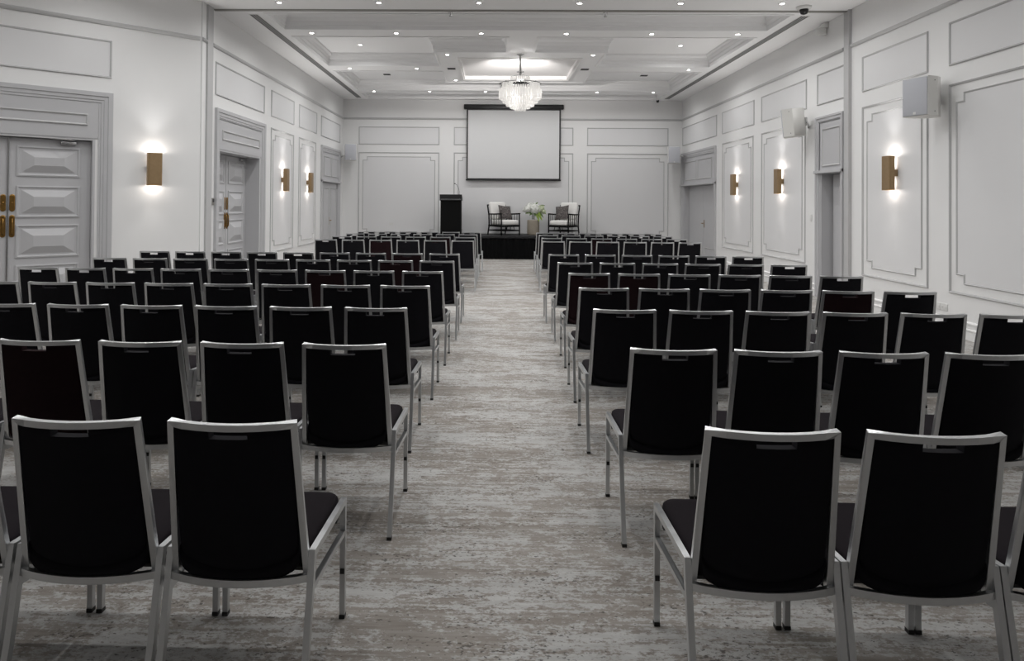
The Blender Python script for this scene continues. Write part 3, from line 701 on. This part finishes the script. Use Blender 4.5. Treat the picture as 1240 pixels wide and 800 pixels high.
MB().rbox(-0.09, 0.09, 0, 0.06, 0.0, 0.085, 0.01).build('mount', WPLAST, r); MB().rbox(-0.05, 0.05, 0.01, 0.14, -0.11, 0.01, 0.015).build('head', WPLAST, r)
def dome(x, y, big, label):
    r = tag(empty('security_camera', (x, y, HC)), label, 'camera')
    k = 1.0 if big else 0.62
    if big: MB().lathe([(0.11, 0), (0.11, -0.02), (0.095, -0.04), (0.07, -0.045)], n=24).build('mount', WPLAST, r)
    MB().lathe([(0.065*k, -0.04 if big else 0), (0.062*k, -0.075*k), (0.045*k, -0.11*k), (0.004, -0.125*k)], n=20).build('dome', BLACKM, r)
dome(4.67, 10.02, True, 'dome camera with black lens on the ceiling before the track')
dome(4.72, 19.1, False, 'tiny black dome camera on the ceiling in the far right corner')
for x, lb in ((-0.70, 'left'), (1.735, 'right')):
    r = tag(empty('ceiling_sprinkler', (x, 10.37, HC)), f'small metal sprinkler head hanging behind the ceiling track, {lb} of the pair', 'sprinkler', 'sprinkler heads')
    MB().lathe([(0.035, 0), (0.035, -0.006), (0.012, -0.01), (0.010, -0.05)], n=14).build('stem', CHROME, r); MB().lathe([(0.004, -0.05), (0.026, -0.062), (0.026, -0.066), (0.004, -0.07)], n=14).build('deflector', CHROME, r)
for x, lb in ((-3.87, 'left'), (4.917, 'right')):
    r = tag(empty('air_slot_diffuser', (x, 10.5, HC)), f'long dark slot air diffuser in the ceiling along the {lb} wall', 'air vent', 'slot air diffusers')
    MB().box(-0.075, 0.075, 0, 8.37, -0.006, 0.0).build('frame', WPLAST, r)
    for k in (-1, 0, 1): MB().box(k*0.043-0.014, k*0.043+0.014, 0.02, 8.35, -0.0085, -0.006).build('slot', SLOT, r)
for x, y, z, lb in ((-0.958, 14.74, HC, 'beside the center panel, left'), (2.02, 14.76, HC, 'beside the center panel, right'), (-2.734, 16.756, HREC, 'inside the far left coffer'), (3.79, 16.756, HREC, 'inside the far right coffer')):
    r = tag(empty('ceiling_vent', (x, y, z)), f'small dark ceiling vent {lb}', 'air vent', 'small ceiling vents')
    MB().box(-0.088, 0.088, -0.075, 0.075, -0.008, 0.0).build('frame', SLOT, r); v = MB()
    for k in range(4): v.box(-0.075, 0.075, -0.055+k*0.03, -0.035+k*0.03, -0.011, -0.008)
    v.build('louvers', SLOT, r)

# ------------------------------------------------------------------ downlights
dl_me = None
def downlight(x, y, z, label, power, group='round recessed downlights'):
    global dl_me
    r = tag(empty('downlight', (x, y, z)), label, 'ceiling light', group)
    if dl_me is None:
        a = MB().lathe([(0.056, 0.0), (0.056, -0.005), (0.038, -0.008), (0.031, -0.003)], n=20, cap=False).build('trim_ring', WPLAST, r)
        b = MB().lathe([(0.002, -0.0045), (0.034, -0.005)], n=20, cap=False).build('lens', LENS, r)
        dl_me = (a.data, b.data)
    else:
        for nm, me in zip(('trim_ring', 'lens'), dl_me):
            o = bpy.data.objects.new(nm, me); C.objects.link(o); o.parent = r
    l = bpy.data.lights.new('downlight_lamp', 'AREA'); l.shape = 'DISK'; l.size = 0.065; l.energy = power; l.color = (1.0, 0.995, 0.985); l.spread = R(DL_SPREAD)
    lo = bpy.data.objects.new('downlight_lamp', l); C.objects.link(lo); lo.parent = r; lo.location = (0, 0, -0.012)
    return r
DLX = [CX+1.505*(k-2.5) for k in range(6)]
ORD = ['first', 'second', 'third', 'fourth', 'fifth', 'sixth']
DL, DL_SPREAD = 11.9, 160
for y, nm, f in ((9.87, 'just before the ceiling track', 1.0), (11.66, 'just behind the ceiling track', 1.0), (17.78, 'nearest the far wall', 1.0)):
    for k, x in enumerate(DLX): downlight(x, y, HC, f'round downlight in the row {nm}, {ORD[k]} from the left wall', DL*f)
for x, y, z, lb in ((-3.247, 14.75, HC, 'on the side beam by the left slot diffuser'), (-1.735, 14.74, HC, 'on the side beam left of the center panel'), (4.328, 14.75, HC, 'on the side beam by the right slot diffuser'),
                    (-0.955, 13.34, HC, 'at the near left corner of the center panel'), (1.99, 13.34, HC, 'at the near right corner of the center panel'), (-0.94, 16.13, HC, 'at the far left corner of the center panel'),
                    (-2.78, 13.59, HREC, 'inside the front left coffer'), (3.815, 13.58, HREC, 'inside the front right coffer')):
    downlight(x, y, z, f'round downlight {lb}', DL)
for y, f in ((8.08, 1.0), (6.29, 1.0), (4.5, 0.85), (2.7, 0.65)):
    for x in ([CX-1.505*3.5] if y > 7 else [CX-1.505*4.5, CX-1.505*3.5])+DLX:  # rows continue the grid out of view; left columns added to brighten near-left wall
        downlight(x, y, HC, 'unseen recessed downlight in the ceiling before the track, over the seating', DL*f*(0.75 if x < -4 else (0.48 if x > 4 else 1.0)), 'downlights over the front seating')

# chandelier lamps, and an added spot on the center panel
for a in range(3):
    l = bpy.data.lights.new('chandelier_lamp', 'POINT'); l.energy = 13; l.shadow_soft_size = 0.06; l.color = (1.0, 0.97, 0.94)
    lo = bpy.data.objects.new('chandelier_lamp', l); C.objects.link(lo); lo.parent = ch; lo.location = (0.2*math.cos(a*2.1), 0.2*math.sin(a*2.1), -0.84)

l = bpy.data.lights.new('added_panel_spot', 'SPOT'); l.energy = 300; l.spot_size = R(88); l.spot_blend = 0.9; l.shadow_soft_size = 0.05; l.color = (1.0, 0.96, 0.93)  # added spot, aimed back at the center panel to brighten it
lo = bpy.data.objects.new('added_panel_spot', l); C.objects.link(lo); lo.parent = ch; lo.location = (0, 0.06, -0.425)
lo.rotation_euler = V((0, 1.0, 0.26)).to_track_quat('-Z', 'Y').to_euler()
JR = random.Random(11)
EXPO = 0.0
# ------------------------------------------------------------------ banquet chairs
def tilt_y(z): return 0.085*(1-(z-0.385)/(0.882-0.385))
def bow(x): return -0.042*(1-(x/0.195)**2)
def pad_mesh():
    mb = MB(); NX = [-0.1835, -0.181, -0.175, -0.165, -0.15, -0.13, -0.11, -0.085, -0.0585, -0.03, 0, 0.03, 0.0585, 0.085, 0.11, 0.13, 0.15, 0.165, 0.175, 0.181, 0.1835]
    T = [0, 0.012, 0.04, 0.085, 0.098, 0.11, 0.16, 0.3, 0.45, 0.6, 0.75, 0.88, 0.938, 0.985, 1.0]
    def zb(x):
        a = abs(x)/0.1835; c = max(0, abs(x)-0.1585)/0.025
        return 0.366+0.040*a**2+0.035*(1-math.sqrt(max(0, 1-c*c)))
    def P(i, j, s):
        x = NX[i]; t = T[j]; zt = 0.866; z = zb(x)+(zt-zb(x))*t
        th = 0.017
        if t in (0, 1.0) or abs(x) > 0.182: th = 0.009
        if s > 0 and t < 0.097 and t > 0: th += 0.010
        if s > 0 and abs(t-0.098) < 1e-6: th = 0.010
        xx = x*(0.972+0.028*(0.882-z)/0.5)
        return (xx, tilt_y(z)+bow(x)*1.0+0.012-s*th, z)
    ni, nj = len(NX), len(T)
    def cell(i, j):
        if i < 0 or j < 0 or i >= ni-1 or j >= nj-1: return False
        return not (T[j] >= 0.937 and -0.0586 <= NX[i] and NX[i+1] <= 0.0586)
    for s in (1, -1):
        ids = {(i, j): mb.pt(P(i, j, s)) for i in range(ni) for j in range(nj)}
        for i in range(ni-1):
            for j in range(nj-1):
                if cell(i, j): mb.face([ids[i, j], ids[i+1, j], ids[i+1, j+1], ids[i, j+1]], True)
    for i in range(ni-1):
        for j in range(nj-1):
            if not cell(i, j): continue
            for (di, dj, a, b) in ((-1, 0, (i, j), (i, j+1)), (1, 0, (i+1, j), (i+1, j+1)), (0, -1, (i, j), (i+1, j)), (0, 1, (i, j+1), (i+1, j+1))):
                if not cell(i+di, j+dj): mb.quad(P(*a, 1), P(*b, 1), P(*b, -1), P(*a, -1))
    return mb
def seat_mesh():
    mb = MB(); n = 9
    # plan outline: narrower towards the front, rounded corners; rim loops make the soft edge
    base = []
    for cx, cy, a0 in ((0.162, 0.462, 0), (-0.162, 0.462, 90)):
        for k in range(5): a = R(a0+22.5*k); base.append((cx+0.042*math.cos(a), cy+0.042*math.sin(a)))
    base += [(-0.206, 0.10), (-0.199, 0.085), (0.199, 0.085), (0.206, 0.10)]
    loops = []
    for ins, z in ((0.006, 0.398), (0.0, 0.405), (0.0, 0.440), (0.004, 0.453), (0.014, 0.461), (0.045, 0.466), (0.10, 0.4675)):
        lp = []
        for x, y in base:
            cx, cy = 0, 0.29; d = math.hypot(x-cx, y-cy); f = 1-ins/d
            lp.append(mb.pt((cx+(x-cx)*f, cy+(y-cy)*f, z+0.012*(0.29-y)/0.2*0.4)))
        loops.append(lp)
    m = len(base)
    for a, b in zip(loops, loops[1:]):
        for k in range(m): mb.face([a[k], a[(k+1) % m], b[(k+1) % m], b[k]], True)
    mb.face(loops[0][::-1]); mb.face(loops[-1])
    return mb
TB = 0.0195
def banquet_chair(pad_m):
    r = tag(empty('banquet_chair', (0, 0, 0)), '', 'chair')
    seat_mesh().build('seat', SEATF, r)
    pad_mesh().build('backrest', pad_m, r)
    pts = [(-0.2035, tilt_y(0.372), 0.372), (-0.182, 0, 0.871)]
    n = 9
    pts += [(-0.182+0.364*k/(n-1), bow(-0.182+0.364*k/(n-1)), 0.871) for k in range(1, n-1)]
    pts += [(0.182, 0, 0.871), (0.2035, tilt_y(0.372), 0.372)]
    MB().sweep(pts, TB, TB, (0, 1, 0)).build('back_frame', STEEL, r)
    n = 11
    MB().sweep([(-0.222+0.444*k/(n-1), 0.074-0.046*(1-(1-2*k/(n-1))**2), 0.383) for k in range(n)], 0.016, 0.022, (0, 0, 1)).build('rear_rail', STEEL, r)
    for s in (-1, 1):
        lg = MB().sweep([(s*0.2195, 0.083, 0.462), (s*0.2195, 0.066, 0.375), (s*0.2185, 0.026, 0.18), (s*0.2175, -0.016, 0.012)], 0.022, TB, (1, 0, 0)).build('rear_leg', STEEL, r)
        MB().box(s*0.2175-0.0105, s*0.2175+0.0105, -0.029, -0.005, 0, 0.014).build('foot_cap', RUBBER, lg)
        lg = MB().sweep([(s*0.217, 0.490, 0.427), (s*0.217, 0.490, 0.012)], TB, TB, (1, 0, 0)).build('front_leg', STEEL, r)
        MB().box(s*0.217-0.0105, s*0.217+0.0105, 0.478, 0.502, 0, 0.014).build('foot_cap', RUBBER, lg)
        MB().box(s*0.217-0.008, s*0.217+0.008, 0.476, 0.479, 0.165, 0.183).build('buffer', RUBBER, lg)
        MB().sweep([(s*0.2195, 0.075, 0.452), (s*0.217, 0.501, 0.425)], 0.022, TB, (1, 0, 0)).build('side_rail', STEEL, r)
        MB().sweep([(s*0.2185, 0.062, 0.352), (s*0.217, 0.480, 0.313)], 0.018, 0.018, (1, 0, 0)).build('stretcher', STEEL, r)
    u = MB(); u.box(-0.188, 0.188, 0.10, 0.48, 0.386, 0.398)
    for y in (0.14, 0.44): u.box(-0.208, 0.208, y-0.012, y+0.012, 0.372, 0.388)
    u.build('seat_pan', RUBBER, r)
    return r
CHAIRS = {
  ('L',1): [(-1.708, 1.967), (-1.238, 1.962), (-0.768, 1.957)],
  ('L',2): [(-2.577, 3.048), (-2.102, 3.043), (-1.627, 3.038), (-1.151, 3.033), (-0.678, 3.028)],
  ('L',3): [(-3.05, 4.094), (-2.584, 4.089), (-2.119, 4.084), (-1.652, 4.079), (-1.184, 4.074), (-0.718, 4.069)],
  ('L',4): [(-3.952, 5.19), (-3.485, 5.185), (-3.019, 5.18), (-2.55, 5.175), (-2.08, 5.17), (-1.619, 5.165), (-1.151, 5.16), (-0.683, 5.155)],
  ('L',5): [(-4.362, 6.278), (-3.9, 6.273), (-3.437, 6.268), (-2.975, 6.263), (-2.512, 6.258), (-2.05, 6.253), (-1.587, 6.248), (-1.125, 6.243), (-0.662, 6.238)],
  ('L',6): [(-4.325, 7.395), (-3.862, 7.39), (-3.399, 7.385), (-2.936, 7.38), (-2.473, 7.375), (-2.01, 7.37), (-1.548, 7.365), (-1.085, 7.36), (-0.622, 7.355)],
  ('L',7): [(-4.348, 8.435), (-3.885, 8.43), (-3.417, 8.425), (-2.955, 8.42), (-2.486, 8.415), (-2.018, 8.41), (-1.554, 8.405), (-1.088, 8.4), (-0.615, 8.395)],
  ('L',8): [(-2.889, 11.376), (-2.413, 11.371), (-1.937, 11.366), (-1.466, 11.361), (-0.993, 11.356), (-0.522, 11.351)],
  ('L',9): [(-2.866, 12.5), (-2.399, 12.495), (-1.931, 12.49), (-1.464, 12.485), (-0.996, 12.48), (-0.526, 12.475)],
  ('L',10): [(-2.838, 13.568), (-2.374, 13.563), (-1.91, 13.558), (-1.443, 13.553), (-0.979, 13.548), (-0.513, 13.543)],
  ('L',11): [(-2.813, 14.626), (-2.347, 14.621), (-1.875, 14.616), (-1.404, 14.611), (-0.931, 14.606), (-0.462, 14.6)],
  ('R',1): [(0.813, 1.938), (1.276, 1.928), (1.739, 1.918)],
  ('R',2): [(0.814, 2.993), (1.277, 2.983), (1.739, 2.973), (2.202, 2.964)],
  ('R',3): [(0.813, 4.091), (1.278, 4.081), (1.742, 4.072), (2.205, 4.062), (2.671, 4.052), (3.138, 4.042)],
  ('R',4): [(0.857, 5.122), (1.319, 5.113), (1.782, 5.103), (2.244, 5.093), (2.707, 5.083), (3.169, 5.074)],
  ('R',5): [(0.899, 6.19), (1.361, 6.181), (1.824, 6.171), (2.286, 6.161), (2.749, 6.151), (3.211, 6.142)],
  ('R',6): [(0.905, 7.296), (1.368, 7.286), (1.832, 7.276), (2.295, 7.266), (2.758, 7.257), (3.221, 7.247)],
  ('R',7): [(0.902, 8.437), (1.365, 8.428), (1.827, 8.418), (2.29, 8.408), (2.752, 8.398), (3.215, 8.389)],
  ('R',8): [(1.036, 11.359), (1.5, 11.35), (1.963, 11.34), (2.427, 11.33), (2.89, 11.32), (3.353, 11.31)],
  ('R',9): [(1.1, 12.421), (1.564, 12.411), (2.03, 12.401), (2.495, 12.391), (2.959, 12.382), (3.425, 12.372)],
  ('R',10): [(1.125, 13.505), (1.588, 13.495), (2.051, 13.485), (2.514, 13.475), (2.977, 13.466), (3.439, 13.456)],
  ('R',11): [(1.143, 14.56), (1.612, 14.55), (2.075, 14.54), (2.547, 14.53), (3.016, 14.52), (3.494, 14.51)],
}

SKEW = {'L': -0.0107, 'R': -0.0211}
REDDISH = {('L', 2, 3), ('L', 5, 2), ('L', 6, 1), ('R', 4, 4), ('R', 5, 0), ('R', 5, 1), ('L', 8, 3), ('L', 9, 1), ('R', 9, 2), ('L', 7, 1)}
ORDC = ['aisle', 'second', 'third', 'fourth', 'fifth', 'sixth', 'seventh', 'eighth', 'ninth']
ROWN = {1: 'nearest row', 2: 'second nearest row', 3: 'third nearest row', 4: 'fourth nearest row', 5: 'fifth nearest row', 6: 'sixth nearest row', 7: 'last row before cross aisle',
        8: 'first row past cross aisle', 9: 'third row from the stage', 10: 'second row from the stage', 11: 'row nearest the stage'}
proto = {False: banquet_chair(FABRIC), True: banquet_chair(FABRED)}
used = {False: False, True: False}
def chair_copy(src, detail):
    c = src.copy(); C.objects.link(c)
    for ch_ in src.children:
        d_ = ch_.copy(); C.objects.link(d_); d_.parent = c
        if detail:
            for g_ in ch_.children:
                e_ = g_.copy(); C.objects.link(e_); e_.parent = d_
    return c
for (side, row), spots in CHAIRS.items():
    order = spots[::-1] if side == 'L' else spots
    for k, (x, y) in enumerate(order):
        red = (side, row, k) in REDDISH
        if not used[red]: c = proto[red]; used[red] = True
        else: c = chair_copy(proto[red], row <= 5)
        c.location = (x, y, 0)
        c.rotation_euler = (0, 0, SKEW[side]+JR.uniform(-0.006, 0.006))
        sd = 'left' if side == 'L' else 'right'
        tone = 'reddish black' if red else 'black'
        pos = 'at the aisle' if k == 0 else f'{ORDC[k]} from the aisle'
        c['label'] = f'{tone} padded chair {pos}, {ROWN[row]}, {sd} of aisle'
        c['group'] = f'chairs in the {ROWN[row]} {sd} of the aisle'

# ------------------------------------------------------------------ camera
F, CXP, CYP, YAW, PITCH, ROLL = 800.0, 585.044, 236.684, -0.0155, 0.0110, 0.0074
cam = bpy.data.cameras.new('camera'); co = bpy.data.objects.new('camera', cam); C.objects.link(co)
cam.sensor_width = 36; cam.sensor_fit = 'HORIZONTAL'; cam.lens = 36*F/1240
cam.shift_x = (620-CXP)/1240; cam.shift_y = -(400-CYP)/1240
fy = V((math.sin(YAW), math.cos(YAW), 0)); rt = V((math.cos(YAW), -math.sin(YAW), 0)); up = V((0, 0, 1))
fw = fy*math.cos(PITCH)+up*math.sin(PITCH); up0 = -fy*math.sin(PITCH)+up*math.cos(PITCH)
cr, sr = math.cos(ROLL), math.sin(ROLL)
rx = rt*cr+up0*sr; ux = -rt*sr+up0*cr
co.matrix_world = Matrix(((rx.x, ux.x, -fw.x, 0), (rx.y, ux.y, -fw.y, 0), (rx.z, ux.z, -fw.z, 1.53), (0, 0, 0, 1)))
cam.clip_start = 0.05
scn = bpy.context.scene
scn.camera = co

# ------------------------------------------------------------------ world and view
w = bpy.data.worlds.new('world'); scn.world = w; w.use_nodes = True
w.node_tree.nodes['Background'].inputs['Color'].default_value = (0.9, 0.95, 1, 1); w.node_tree.nodes['Background'].inputs['Strength'].default_value = 0.02
vs = scn.view_settings; vs.view_transform = 'Standard'; vs.look = 'None'; vs.gamma = 1; vs.use_curve_mapping = False
vs.exposure = EXPO
cy = scn.cycles
cy.use_denoising = True
try: cy.denoiser = 'OPENIMAGEDENOISE'
except Exception: pass
cy.sample_clamp_indirect = 6; cy.sample_clamp_direct = 0; cy.max_bounces = 8; cy.diffuse_bounces = 5; cy.glossy_bounces = 3; cy.transmission_bounces = 5
cy.caustics_reflective = False; cy.caustics_refractive = False
